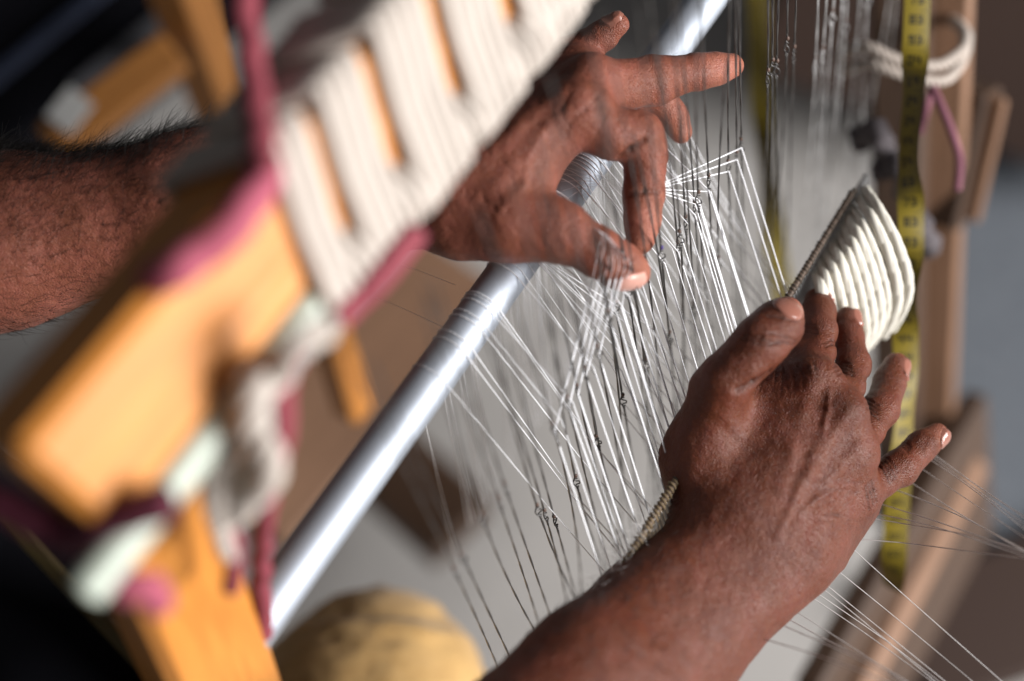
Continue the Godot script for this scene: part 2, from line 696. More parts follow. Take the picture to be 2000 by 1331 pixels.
func build_loom() -> void:
	var p := thing("loom_post", P(1790, 60, 0.83))
	tag(p, "upright brown loom post behind the yellow tape", "post")
	var o := timber("upright", P(1768, -160, 0.78), P(1752, 1000, 1.08), Vector3(0.25, 0, 1), 0.034, 0.03, "dark_wood", 0.003, p)
	o.position -= p.position
	o = timber("lit_side", P(1850, -160, 0.80), P(1812, 1000, 1.10), Vector3(0.2, 0, 1), 0.0125, 0.034, "tan_wood", 0.003, p)  # light on the post's side painted as a tan board beside the dark front
	o.position -= p.position
	o = timber("cross_rail", P(1905, 165, 0.88), P(1845, 430, 0.93), Vector3(0, 0.3, 1), 0.026, 0.03, "dark_wood", 0.003, p)
	o.position -= p.position
	o = timber("rail_edge", P(1926, 180, 0.87), P(1872, 420, 0.92), Vector3(0, 0.3, 1), 0.006, 0.03, "tan_wood", 0.002, p)
	o.position -= p.position
	# cord looped round the post
	var ring := obj("cord_loop", rope(px([[1640, 108, 0.79], [1690, 90, 0.755], [1760, 118, 0.75], [1830, 128, 0.755], [1880, 100, 0.765], [1890, 70, 0.78], [1876, 48, 0.8], [1860, 40, 0.83]]), 0.0032, 0.012), "dull_cord")
	tag(ring, "cream cord looped round the loom post, upper turn", "cord")
	ring = obj("cord_loop", rope(px([[1650, 138, 0.79], [1700, 124, 0.755], [1770, 146, 0.75], [1835, 158, 0.755], [1868, 140, 0.765], [1888, 100, 0.775], [1886, 70, 0.80]]), 0.0030, 0.012), "dull_cord")
	tag(ring, "cream cord looped round the loom post, lower turn", "cord")
	o = obj("pink_ribbon", yarn(px([[1820, 160, 0.755], [1840, 205, 0.75], [1862, 260, 0.75], [1876, 310, 0.755], [1872, 370, 0.76]]), 0.0024), "dusty_yarn")
	tag(o, "pink yarn end hanging from the cord on the post, right of the tape", "yarn")
	o = obj("pink_ribbon", yarn(px([[1826, 160, 0.765], [1812, 205, 0.76], [1798, 260, 0.76]]), 0.0024), "dusty_yarn")
	tag(o, "short pink yarn end tucked close behind the tape", "yarn")
	for q in [[1712, 262, 0.0060], [1752, 330, 0.0055], [1796, 440, 0.0065]]:
		var r := rng.randf() * 0.01
		o = obj("rag_knot", yarn(px([[q[0] - 30, q[1] + 16, 0.80], [q[0] - 8, q[1] - 14, 0.775 + r], [q[0] + 12, q[1] + 6, 0.775], [q[0] + 18, q[1] + 46, 0.80]]), q[2], 0.004, 9, 0.0012), "grey_rag")
		tag(o, "grey cloth strip knotted on the loom post, " + {1712: "topmost, near the pale heddles", 1752: "middle one, above the white cords", 1796: "lowest, right of the tape"}[q[0]], "rag")


func build_beam() -> void:
	var half := 0.0215
	var deep := 0.016
	var mid := Vector3(0, BEAM.x, BEAM.y)
	var o := timber("shaft_beam", mid + Vector3(0.052, 0, 0), mid + Vector3(0.75, 0, 0), NORMAL, half * 2, deep * 2, "orange_wood", 0.004)
	tag(o, "thick square orange wooden beam wound with cream cord", "beam")
	# the pale rod lashed along its lower edge
	var rod_at := mid + ACROSS * (half + 0.004) + NORMAL * 0.0135
	var s := Shape.new()
	s.tube(PackedVector3Array([rod_at + Vector3(0.036, 0, 0), rod_at + Vector3(0.04, 0, 0), rod_at + Vector3(0.75, 0, 0)]), PackedFloat32Array([0.0055, 0.006, 0.006]), 20)
	o = obj("heddle_rod", s.mesh(), "pale_rod")
	tag(o, "pale greenish white rod lashed along the edge of the orange beam", "rod")
	# cord wound round both; each winding climbs over the beam's upper edge
	var windings := [
		[0.168, 3, 0.0054, "first cream cord winding from the beam's near end, three turns"],
		[0.191, 4, 0.0052, "second cream cord winding along the beam, four turns"],
		[0.220, 5, 0.0052, "third cream cord winding along the beam, five turns"],
		[0.254, 5, 0.0052, "fourth cream cord winding, between two orange gaps"],
		[0.289, 6, 0.0052, "fifth cream cord winding, beyond the hand's knuckles"],
		[0.328, 12, 0.0052, "broad white cord winding at the beam's far end"],
	]
	for w in windings:
		s = Shape.new()
		for k in int(w[1]):
			var x0: float = w[0] + k * w[2]
			var pts := PackedVector3Array()
			var e := half + 0.0028
			var d := deep + 0.0028
			# corners: upper ridge, lower right round the rod, under side, left
			var loop := [[-e, d, 0.0], [e * 0.2, d, -0.012], [e + 0.008, d + 0.003, -0.022], [e + 0.0115, d - 0.006, -0.026], [e, -d * 0.2, -0.028], [e, -d, -0.026], [0.0, -d, -0.022], [-e, -d, -0.02], [-e, 0.0, -0.011]]
			var c := loop.size()
			for j in c:
				var a: Array = loop[j]
				var b: Array = loop[(j + 1) % c]
				for m in 4:
					var q := float(m) / 4
					var u := lerpf(a[0], b[0], q)
					var v := lerpf(a[1], b[1], q)
					var dx := lerpf(a[2], b[2], q)
					pts.append(mid + ACROSS * u + NORMAL * v + LOOM * (x0 + dx + sin(j * 1.7 + k) * 0.0004))
			s.tube(pts, PackedFloat32Array([0.0027 + 0.0002 * sin(k * 2.1)]), 9, true)
		o = obj("cord_winding", s.mesh(), "cream_cord")
		tag(o, w[3], "cord", "cords wound round the beam")
	# a cord spirals round the pale rod and hides it between the windings
	s = Shape.new()
	var spiral := PackedVector3Array()
	for k in 1500:
		var an := k * TAU / 16.0
		var w := 0.0082 + 0.0009 * sin(k * 0.053) + 0.0006 * sin(k * 0.021)
		spiral.append(rod_at + Vector3(0.152 + k * 0.00030, 0, 0) + ACROSS * (cos(an) * w) + NORMAL * (sin(an) * w))
	s.tube(spiral, PackedFloat32Array([0.0024]), 6)
	o = obj("cord_winding", s.mesh(), "cream_cord")
	tag(o, "cream cord spiralling tightly round the pale rod along the beam's edge", "cord")
	# slack cords and knots along the rod
	var slack := [
		[[[640, 640, 0.41], [585, 668, 0.405], [560, 690, 0.41], [545, 730, 0.42], [500, 770, 0.42], [520, 700, 0.425]], 0.0055, "cream_cord", "cream cord knot tied on the rod below the bare beam"],
		[[[500, 730, 0.415], [495, 820, 0.42], [510, 900, 0.425], [520, 930, 0.43], [470, 985, 0.44], [440, 1010, 0.45]], 0.0068, "cream_cord", "thick slack cream cord hanging under the rod"],
		[[[470, 790, 0.42], [450, 860, 0.425], [430, 930, 0.43], [425, 1010, 0.44], [440, 1080, 0.45]], 0.0036, "white_cord", "white cord end hanging left of the slack cream cord"],
		[[[520, 860, 0.42], [530, 905, 0.42], [512, 950, 0.425], [480, 935, 0.43], [500, 890, 0.43]], 0.0052, "white_cord", "white cord knot bulging beside the slack cream cord"],
		[[[430, 860, 0.425], [405, 930, 0.43], [415, 1010, 0.44], [450, 1090, 0.45]], 0.003, "white_cord", "thin white cord end nearest the orange leg"],
	]
	for q in slack:
		o = obj("slack_cord", rope(px(q[0]), q[1] * 0.8, q[1] * 4.0), "cream_cord")
		tag(o, q[3], "cord")
	var pinks := [
		[[[470, -60, 0.455], [484, 60, 0.445], [498, 180, 0.43], [512, 270, 0.415], [528, 325, 0.41]], 0.0046, "pink_yarn", "dark pink yarn rising from the beam to the top edge"],
		[[[530, 300, 0.43], [515, 350, 0.418], [465, 430, 0.405], [395, 490, 0.402], [335, 535, 0.40], [300, 545, 0.408]], 0.0055, "rose_yarn", "rose pink yarn laid along the upper edge of the beam"],
		[[[812, 450, 0.46], [775, 500, 0.455], [725, 560, 0.45], [660, 620, 0.445]], 0.0048, "pink_yarn", "pink yarn tucked under the rod between two cord windings"],
		[[[600, 660, 0.435], [566, 720, 0.435], [545, 790, 0.44], [530, 880, 0.45], [520, 990, 0.47], [512, 1090, 0.50], [515, 1240, 0.54]], 0.0034, "pink_yarn", "pink yarn running from the beam down to the end of the pipe"],
		[[[560, 690, 0.43], [545, 750, 0.435], [552, 820, 0.44], [540, 900, 0.45]], 0.004, "pink_yarn", "short doubled pink yarn beside the slack cord"],
		[[[450, 1020, 0.45], [460, 1090, 0.46], [450, 1150, 0.47]], 0.003, "pink_yarn", "pink yarn end beside the orange leg"],
		[[[205, 1130, 0.415], [250, 1155, 0.41], [300, 1150, 0.412], [310, 1180, 0.42]], 0.005, "rose_yarn", "pink yarn knot below the rod's pale end"],
		[[[-40, 965, 0.43], [60, 1015, 0.425], [150, 1050, 0.42], [240, 1000, 0.405], [330, 980, 0.40]], 0.0058, "maroon_yarn", "maroon yarn tied round the beam's near end"],
	]
	for q in pinks:
		o = obj("pink_yarn", yarn(px(q[0]), q[1], 0.004, 9, 0.0004), q[2])
		tag(o, q[3], "yarn")
	# the leg under the beam's near end
	o = timber("beam_leg", P(255, 930, 0.462), P(540, 1640, 0.66), Vector3(-0.2, 0.1, 1), 0.041, 0.038, "orange_wood", 0.004)
	tag(o, "orange wooden leg under the near end of the beam", "leg")


func build_rod() -> void:
	var s := Shape.new()
	var y := 0.92
	var z := -0.252
	var pts := PackedVector3Array()
	for k in 16:
		pts.append(Vector3(lerpf(0.068, 0.85, k / 15.0), y, z))
	s.tube(pts, PackedFloat32Array([0.0094]), 48)
	var o := obj("metal_pipe", s.mesh(), "aluminium")
	tag(o, "shiny aluminium pipe carrying the white warp threads", "pipe")


func build_heddles() -> void:
	var dark := [[1450, 288], [1441, 311], [1425, 330], [1386, 360], [1366, 391], [1359, 412], [1341, 440], [1331, 468], [1326, 490], [1294, 500], [1266, 528], [1241, 556], [1229, 574], [1205, 604], [1190, 622], [1171, 690], [1146, 733], [1130, 765], [1111, 790], [1084, 840]]
	var made := {}
	for kind in 3:
		made[kind] = heddle_mesh(1.055 - kind * 0.002, 0.905, 0.66, 0.00033, [0.0, 0.05, -0.05][kind])
	var knot := SphereMesh.new()
	knot.radius = 0.0009
	knot.height = 0.0026
	knot.radial_segments = 10
	knot.rings = 6
	var spots := []
	for q in dark:
		var z := -0.2 + rng.randf_range(-0.004, 0.004)
		spots.append([Z(q[0], q[1], z), "wire"])
	for q in [[891, 1120], [907, 1093], [945, 1017], [977, 985], [990, 958], [1053, 999], [1067, 1008]]:
		spots.append([Z(q[0], q[1], -0.198), "wire"])
	for x in [0.191, 0.208, 0.229, 0.250, 0.272, 0.293, 0.316, 0.340]:  # the second shaft, its eyes lower
		spots.append([Vector3(x + rng.randf_range(-0.002, 0.002), 0.852 + rng.randf_range(-0.008, 0.008), -0.197), "wire"])
	for q in [[1503, 0], [1512, 0], [1521, 0], [1541, 0], [1556, 0]]:
		var p := Z(q[0], q[1], -0.2)
		spots.append([Vector3(p.x, 0.925 + rng.randf_range(-0.012, 0.006), -0.2), "wire"])
	for q in [[1601, 0], [1615, 0], [1630, 0], [1648, 0], [1657, 0], [1682, 0], [1697, 0], [1740, 0], [1752, 0]]:
		var p := Z(q[0], q[1], -0.2)
		spots.append([Vector3(p.x, 0.9 + rng.randf_range(-0.03, 0.0), -0.2), "pale_wire"])
	var n := 0
	for q in spots:
		var at: Vector3 = q[0]
		var o := obj("wire_heddle", made[n % 3], q[1])
		o.position = at
		o.rotation = Vector3(rng.randf_range(-0.01, 0.01), rng.randf() * 6.0, rng.randf_range(-0.012, 0.012))
		var k := obj("knot", knot, "violet_knot" if n == 9 else "copper_knot", o)
		k.position = Vector3(0.0003, 0.0065, 0)
		var label := "dark twisted wire heddle between the two hands"
		var group := "dark wire heddles between the hands"
		if n < 6:
			label = "dark twisted wire heddle in front of the left hand's stretched finger"
			group = "dark wire heddles before the stretched finger"
		elif n >= 20 and n < 27:
			label = "dark wire heddle above the khaki knee, left of the right forearm"
			group = "dark wire heddles above the knee"
		elif n >= 27 and n < 35:
			label = "dark wire heddle of the rear shaft, its eye lower than its neighbours'"
			group = "dark wire heddles of the rear shaft"
		elif n >= 35:
			label = "dark wire heddle right of the hooked threads, before the rear tape"
			group = "dark wire heddles before the rear tape"
		if q[1] == "pale_wire":
			label = "pale twisted wire heddle hanging left of the loom post"
			group = "pale wire heddles by the post"
		elif n == 9:
			label = "dark wire heddle with a violet knot beside the left thumb's tip"
		tag(o, label, "heddle", group if n != 9 else "")
		n += 1


func build_reed() -> void:
	var r := thing("weaving_reed", reed_at(0.1))
	tag(r, "long brown weaving reed under the right hand, edge bound with straw coloured cord", "reed")
	var o := obj("upper_bar", block(Vector3(0.35, 0.0026, 0.0026), 0.0006), "reed_wood", r)
	o.position = Vector3(0.1225, -0.003, 0)
	# the binding winds round the bar
	var s := Shape.new()
	var pts := PackedVector3Array()
	for k in 760:
		var an := k * TAU / 9.0
		var w := 0.0016 + 0.0005 * sin(k * 0.37) * sin(k * 0.11)
		pts.append(Vector3(-0.05 + k * 0.00023, -0.003 + sin(an) * w, cos(an) * w))
	s.tube(pts, PackedFloat32Array([0.0007]), 5)
	obj("binding", s.mesh(), "reed_binding", r)
	pts = PackedVector3Array()
	for k in 760:
		var an := k * TAU / 9.0
		var w := 0.0012 + 0.0003 * sin(k * 0.37) * sin(k * 0.11)
		pts.append(Vector3(0.125 + k * 0.00023, -0.003 + sin(an) * w, cos(an) * w))
	s = Shape.new()
	s.tube(pts, PackedFloat32Array([0.0007]), 5)
	obj("binding", s.mesh(), "dark_binding", r)
	o = obj("lower_bar", block(Vector3(0.36, 0.006, 0.007), 0.001), "reed_wood", r)
	o.position = Vector3(0.14, -0.105, 0.012)
	var dent := block(Vector3(0.0004, 0.1, 0.0028), 0.0001)
	s = Shape.new()
	var st := SurfaceTool.new()
	st.begin(Mesh.PRIMITIVE_TRIANGLES)
	for k in 150:
		st.append_from(dent, 0, Transform3D(Basis(Vector3.RIGHT, -0.12), Vector3(-0.03 + k * 0.0023, -0.055, 0.006)))
	var d := obj("dents", st.commit(), "pale_wire", r)
	tag(d, "", "", "", "stuff")
	# lint caught along the edge
	s = Shape.new()
	for k in 260:
		var x := rng.randf_range(-0.045, 0.10) + 0.0
		var a := Vector3(x, rng.randf_range(-0.004, 0.001), rng.randf_range(-0.003, 0.002))
		var out := Vector3(rng.randfn() * 0.8, rng.randf_range(-0.2, 0.9), rng.randf_range(-1.2, 0.3)) * rng.randf_range(0.004, 0.012)
		var b := Vector3(rng.randfn(), rng.randfn(), rng.randfn()) * 0.004
		s.tube(curve([a, a + out * 0.5 + b, a + out], 0.002), PackedFloat32Array([0.00006]), 3)
	tag(obj("lint", s.mesh(), "thin_thread", r), "", "", "", "stuff")
	# white cords laid over the far end of the reed
	var over := []
	for k in 10:                                         # from the outermost to the one by the index finger
		var t := k / 9.0
		var top := Vector2(lerpf(1694, 1600, t), lerpf(376, 530, t))
		var bow := lerpf(1.0, 0.35, t)
		top += Vector2(rng.randf_range(-3, 3), rng.randf_range(-3, 3))
		bow += rng.randf_range(-0.05, 0.05)
		over.append([[top.x - 4, top.y - 4, lerpf(0.682, 0.668, t)], [top.x + 22 * bow, top.y + 34, lerpf(0.664, 0.655, t)], [top.x + 54 * bow, top.y + 95, lerpf(0.663, 0.668, t)], [top.x + 76 * bow, top.y + 165, lerpf(0.672, 0.684, t)], [top.x + 72 * bow, top.y + lerpf(215, 190, t), lerpf(0.684, 0.696, t)], [top.x + 46 * bow, top.y + lerpf(268, 215, t), 0.704]])
	var places := ["outermost, beside the yellow tape", "second from the tape", "third from the tape", "fourth from the tape", "fifth from the tape", "sixth from the tape", "seventh from the tape", "third from the index fingertip", "second from the index fingertip", "next to the index fingertip"]
	for k in over.size():
		o = obj("white_cord", rope(px(over[k]), 0.0024 + 0.0004 * sin(k * 2.3), 0.06, 4, 0.22), "white_cord")
		tag(o, "thick white cord looped over the reed's end, " + places[k], "cord", "white cords over the reed")


# a path over the left hand, pushed out to lie on its skin
func off_skin(path: PackedVector3Array, gap: float) -> Array:
	var list := PackedInt32Array()
	for ch in 6:
		for b in left.pa.size():
			if left.chain[b] == ch:
				list.append(b)
	var out := []
	for p in path:
		for m in 14:
			var d := left.field(p, list)
			if d >= gap:
				break
			p += BACK * maxf((gap - d) * 0.8, 0.0002)
		out.append(p)
	return out


func build_warp() -> void:
	# raised threads: over the pipe, through an eye, down into the reed
	var eyes := [[1386, 372], [1366, 398], [1359, 420], [1333, 466], [1326, 492], [1300, 515], [1267, 545], [1243, 560], [1230, 578], [1346, 438], [1314, 484], [1283, 533], [1255, 553], [1216, 596], [1205, 610], [1160, 716], [1120, 786], [1098, 822]]
	var label := "white warp thread running from the pipe through a heddle eye to the reed"
	for k in eyes.size():
		var e := Z(eyes[k][0], eyes[k][1], -0.2)
		var end := reed_at(e.x - 0.036 - 0.001 * (k % 3), 0.848 - 0.003 * (k % 4))
		var pts := over_pipe(e.x + 0.012 + 0.003 * (k % 2), e)
		pts.append_array([e, end])
		tag(thread(pts, 0.00036 if k < 9 else 0.00024), label, "thread", "raised warp threads")
	# low threads through the lower eyes
	var lows := []
	label = "thin white warp thread running straight from the pipe down to the reed"
	var leave := [0.0]
	leave.clear()
	for q in [[868, 748], [893, 648], [901, 628], [922, 592], [950, 545], [954, 541]]:
		leave.append(Z(q[0], q[1], -0.245).x)
	var x: float = leave[-1] + 0.020
	while x < 0.40:
		leave.append(x)
		x += rng.randf_range(0.0032, 0.0068)
	var limit := 0.378
	for at in leave:
		x = at
		var low := Vector3(x - 0.007, 0.852 + rng.randf_range(-0.012, 0.016), -0.2)
		lows.append(low)
		var end := reed_at(x - 0.015 + rng.randf_range(-0.003, 0.003), 0.812 + rng.randf_range(-0.008, 0.008))
		if x > limit:
			continue
		var pts := over_pipe(x, low)
		pts.append_array([low, end])
		tag(thread(pts, rng.randf_range(0.00014, 0.00030)), label, "thread", "low warp threads")
	for q in [[[640, 455, 0.70], [760, 505, 0.67], [890, 556, 0.63]], [[680, 560, 0.68], [760, 590, 0.66], [870, 640, 0.62]]]:
		tag(thread(Array(curve(px(q), 0.01)), 0.00011, "thin_thread"), "very thin loose thread running behind the pipe on its left, " + ("upper one" if q[0][1] == 455 else "lower one"), "thread")
	# threads pulled up by the index finger
	var hook := P(1262, 367, 0.607)
	label = "white warp thread hooked over the bent index finger of the left hand"
	for q in [[1450, 288, 0], [1441, 311, 1], [1425, 334, 2], [1390, 374, 3], [1366, 388, 4], [1359, 398, 5]]:
		var e := Z(q[0], q[1], -0.2)
		var j: int = q[2]
		var h := hook + UPWARD * (0.0004 * (2.5 - j))
		var start := P(1085 + j * 4, 300 + j * 18, 0.622)
		var c := Array(curve([start, P(1150, 335 + j * 6, 0.612), P(1208, 356 + j * 3, 0.6065), P(1236, 367 + j, 0.6075)], 0.004))
		c.append_array([h, P(1286, 362 + j * 2.4, 0.604)])
		c.append_array([e, reed_at(e.x - 0.040, 0.862)])
		tag(thread(c, 0.00028, "white_thread", c.size() - 3), label, "thread", "threads over the index finger")
	# threads gathered on the thumb
	label = "white warp thread looped round the thumb of the left hand"
	var ends := [[1084, 843], [1112, 795], [1130, 770], [1146, 735], [1171, 695], [1192, 625], [1215, 600]]
	for k in ends.size():
		var e := Z(ends[k][0], ends[k][1], -0.2)
		var a := P(1158 + k * 11, 548 + k * 0.6 - k * k * 0.25, 0.588)
		var up := P(1166 + k * 11, 502 + k * 2, 0.5785 + 0.0006 * k)
		var top := P(1172 + k * 4, 458 + k * 3, 0.588)
		var back := P(1120 + k * 6, 440, 0.612)
		var c := off_skin(curve([back, top, up, a], 0.002), 0.0004)
		c.append_array([e, reed_at(e.x - 0.039 + 0.002 * (k % 2), 0.856)])
		tag(thread(c, 0.00036, "white_thread", c.size() - 3), label, "thread", "threads round the thumb")
	for k in 6:                                          # from under the thumb's ball to the low heddles
		var a := P(1048 + k * 5, 508 + k, 0.615)
		var e := Z([1208, 1216, 1236, 1250, 1262, 1275][k], [684, 725, 684, 690, 660, 640][k], -0.2)
		tag(thread([a, e, reed_at(e.x - 0.036, 0.848)], 0.00024), "white warp thread fanning out from below the left thumb to the reed", "thread", "threads fanning from below the thumb")
	# the cloth side: threads that run from the reed past the right hand
	label = "white thread running from below the right hand to the lower right"
	var away := [
		[[1790, 868, 0.672], [1900, 950, 0.64], [2040, 1050, 0.56]], [[1798, 868, 0.672], [1905, 945, 0.64], [2040, 1035, 0.56]],
		[[1780, 872, 0.672], [1880, 940, 0.64], [2040, 1062, 0.57]], [[1765, 890, 0.668], [1860, 955, 0.645], [2040, 1075, 0.57]],
		[[1740, 915, 0.665], [1870, 1000, 0.635], [2040, 1100, 0.58]], [[1720, 945, 0.660], [1870, 1005, 0.63], [2040, 1095, 0.58]],
		[[1690, 975, 0.662], [1834, 1020, 0.62], [2040, 1092, 0.58]], [[1670, 995, 0.658], [1830, 1030, 0.62], [2040, 1100, 0.58]],
		[[1660, 1005, 0.64], [1760, 1022, 0.63], [1906, 1049, 0.60], [2040, 1095, 0.57]], [[1620, 1050, 0.64], [1760, 1060, 0.63], [1870, 1074, 0.61], [2040, 1096, 0.58]],
		[[1610, 1020, 0.63], [1761, 1157, 0.62], [2000, 1368, 0.60]], [[1570, 1060, 0.63], [1761, 1215, 0.62], [1940, 1364, 0.60]],
		[[1560, 1098, 0.63], [1682, 1197, 0.62], [1870, 1350, 0.60]], [[1550, 1106, 0.63], [1650, 1183, 0.62], [1850, 1350, 0.60]],
		[[1540, 1120, 0.63], [1725, 1247, 0.62], [1860, 1350, 0.60]], [[1530, 1130, 0.63], [1675, 1226, 0.62], [1840, 1345, 0.60]],
		[[1500, 1160, 0.625], [1588, 1215, 0.61], [1720, 1300, 0.59], [1790, 1350, 0.57]], [[1490, 1180, 0.62], [1617, 1251, 0.60], [1720, 1300, 0.58], [1790, 1345, 0.57]],
		[[1480, 1200, 0.61], [1653, 1276, 0.58], [1790, 1345, 0.55]], [[1460, 1240, 0.60], [1552, 1266, 0.58], [1680, 1310, 0.55], [1760, 1350, 0.54]],
	]
	for q in away:
		tag(thread(Array(curve(px(q), 0.01)), rng.randf_range(0.00016, 0.00026), "thin_thread"), label, "thread", "threads right of the hand")


func build_tape() -> void:
	var im := Image.create(1024, 128, false, Image.FORMAT_RGB8)
	im.fill(lin(0.165, 0.122, 0.007))
	for k in 100:
		var h := 52 if k % 10 == 0 else 36 if k % 5 == 0 else 22
		im.fill_rect(Rect2i(int(k * 10.24), 0, 3, h), Color(0.10, 0.08, 0.02))
	for k in 10:
		digit(im, (k + 6) % 10, int(k * 102.4) + 24, 72, 10)
		digit(im, 3 if k < 4 else 4, int(k * 102.4) + 24, 36, 10)
	var m := mat("tape", Color.WHITE, 0.45)
	m.albedo_texture = ImageTexture.create_from_image(im)
	m.cull_mode = BaseMaterial3D.CULL_DISABLED
	var s1 := RIGHT
	var s2 := (RIGHT * 0.55 + BACK * 0.8)
	var s3 := (RIGHT * 0.8 - BACK * 0.5)
	var s4 := (RIGHT * 0.5 + BACK * 0.85)
	var t := obj("measuring_tape", ribbon(px([[1797, -60, 0.70], [1792, 60, 0.70], [1786, 180, 0.70], [1776, 300, 0.70], [1781, 400, 0.70], [1781, 480, 0.70], [1770, 600, 0.71], [1772, 720, 0.72], [1766, 850, 0.73], [1756, 960, 0.74], [1750, 1060, 0.75], [1745, 1150, 0.76]]), [s1, s1, s2, s4, s1, s2, s1, s3, s1, s1, s2], 0.0130), "tape")
	tag(t, "yellow measuring tape with black numbers hanging in front of the loom post", "tape measure")
	t = obj("measuring_tape", ribbon(px([[1482, -60, 0.90], [1486, 80, 0.90], [1490, 200, 0.90], [1500, 330, 0.90], [1515, 470, 0.91], [1535, 600, 0.92], [1550, 700, 0.92]]), [s1, s1, s2, s1, s1], 0.014), "tape")
	tag(t, "blurred yellow measuring tape hanging behind the dark wire heddles", "tape measure")


func build_person() -> void:
	var who := thing("person", P(700, 1100, 0.6))
	tag(who, "weaver seen by two dark brown hands, hairy forearm and khaki trousered knee", "person")
	skin(who, [right, left])
	fingernails(who)
	arm_hair(who, left, P(-120, 480, 0.64), (P(830, 340, 0.62) - P(0, 470, 0.64)).normalized(), 0.165, 4200, 0.015, 1.0)
	arm_hair(who, right, P(1000, 1480, 0.56), (P(1470, 1060, 0.61) - P(1183, 1338, 0.57)).normalized(), 0.150, 900, 0.007, 0.25)
	trousers(who)


# ray through a pixel met with the upright plane z = const: where a heddle or the reed stands
func Z(x: float, y: float, z: float) -> Vector3:
	var r := RIGHT * ((x - 1000.0) / FOCAL) - UPWARD * ((y - 665.5) / FOCAL) - BACK
	return EYE + r * (z / r.z)


# a twisted wire heddle that opens into an eye at the given height
func heddle_mesh(top: float, eye: float, foot: float, r: float, lean: float) -> Mesh:
	var s := Shape.new()
	var length := top - foot
	var m := int(length / 0.0006)
	for side in 2:
		var pts := PackedVector3Array()
		for k in m + 1:
			var y := top - length * k / m
			var off := y - eye
			var open := exp(-pow(off / 0.0035, 2.0))
			var an := signf(off) * (minf(absf(off), 0.010) / 0.0026 + maxf(absf(off) - 0.010, 0.0) / 0.022) * PI * (1.0 - open) + PI * side
			var w := r * (0.55 + 0.35 * exp(-pow(off / 0.012, 2.0))) + open * 0.0012
			pts.append(Vector3(cos(an) * w + lean * off * off * 6.0, off, sin(an) * w * (1.0 - open * 0.6)))
		s.tube(pts, PackedFloat32Array([r]), 5)
	return s.mesh()


func reed_at(x: float, y := 0.87, z := -0.155) -> Vector3:
	return Vector3(x, y, z)


func thread(pts: Array, r: float, m := "white_thread", thin := 0) -> MeshInstance3D:     # the first points may be finer, pressed on skin
	var path := PackedVector3Array()
	var radii := PackedFloat32Array()
	for k in pts.size() - 1:
		var n := 1 if k < thin else 6
		for j in n:
			path.append(pts[k].lerp(pts[k + 1], j / float(n)))
			radii.append((minf(r, 0.00008) if k < thin else r) * rng.randf_range(0.85, 1.15))
	path.append(pts[-1])
	radii.append(r)
	var s := Shape.new()
	s.tube(path, radii, 6)
	return obj("warp_thread", s.mesh(), m)


# points of a thread that comes up behind the pipe at x and leaves it towards a point
func over_pipe(x: float, to: Vector3) -> Array:
	var out := []
	var y := 0.92
	var z := -0.252
	var drift := clampf((to.x - x) * 0.03, -0.006, 0.006)
	out.append(Vector3(x - drift * 2.0 - 0.004, y - 0.2, z - 0.03))
	for k in 9:
		var an := lerpf(PI * 0.92, PI * 0.22, k / 8.0)
		out.append(Vector3(x + drift * (k - 4) / 4.0, y + sin(an) * 0.0097, z + cos(an) * 0.0097))
	return out


func pipe_x(px_: float, py: float) -> float:
	return Z(px_, py, -0.245).x


func digit(im: Image, n: int, x: int, y: int, s: int) -> void:
	var rows: Array = [["111", "101", "101", "101", "111"], ["010", "110", "010", "010", "111"], ["111", "001", "111", "100", "111"], ["111", "001", "111", "001", "111"], ["101", "101", "111", "001", "001"], ["111", "100", "111", "001", "111"], ["111", "100", "111", "101", "111"], ["111", "001", "001", "010", "010"], ["111", "101", "111", "101", "111"], ["111", "101", "111", "001", "111"]][n]
	for r in 5:
		for c in 3:
			if rows[r][c] == "1":
				im.fill_rect(Rect2i(x + r * s, y + (2 - c) * s, s, s), Color(0.12, 0.10, 0.02))


func ribbon(pts: Array, sides: Array, wide: float) -> Mesh:
	var c := curve(pts, 0.003)
	var a := curve(sides, 0.003 * sides[0].distance_to(sides[-1]) / 0.3)
	var s := Shape.new()
	var run := 0.0
	for k in c.size():
		var t := (c[mini(k + 1, c.size() - 1)] - c[maxi(k - 1, 0)]).normalized()
		var q := float(k) / (c.size() - 1) * (sides.size() - 1)
		var j := mini(int(q), sides.size() - 2)
		var side: Vector3 = sides[j].lerp(sides[j + 1], smoothstep(0.0, 1.0, q - j))
		side = (side - t * side.dot(t)).normalized()
		var nn := side.cross(t)
		if nn.dot(BACK) < 0.0:
			nn = -nn
			side = -side
		if k:
			run += c[k].distance_to(c[k - 1])
		for e in 5:
			var w := (e / 4.0 - 0.5)
			s.v.append(c[k] + side * (w * wide) + nn * (0.0006 * (1.0 - 4.0 * w * w)))
			s.n.append((nn + side * w * 0.3).normalized())
			s.uv.append(Vector2(run / 0.1, e / 4.0))
		if k:
			for e in 4:
				var o := k * 5 + e
				s.i.append_array([o - 5, o, o - 4, o, o + 1, o - 4])
	return s.mesh()


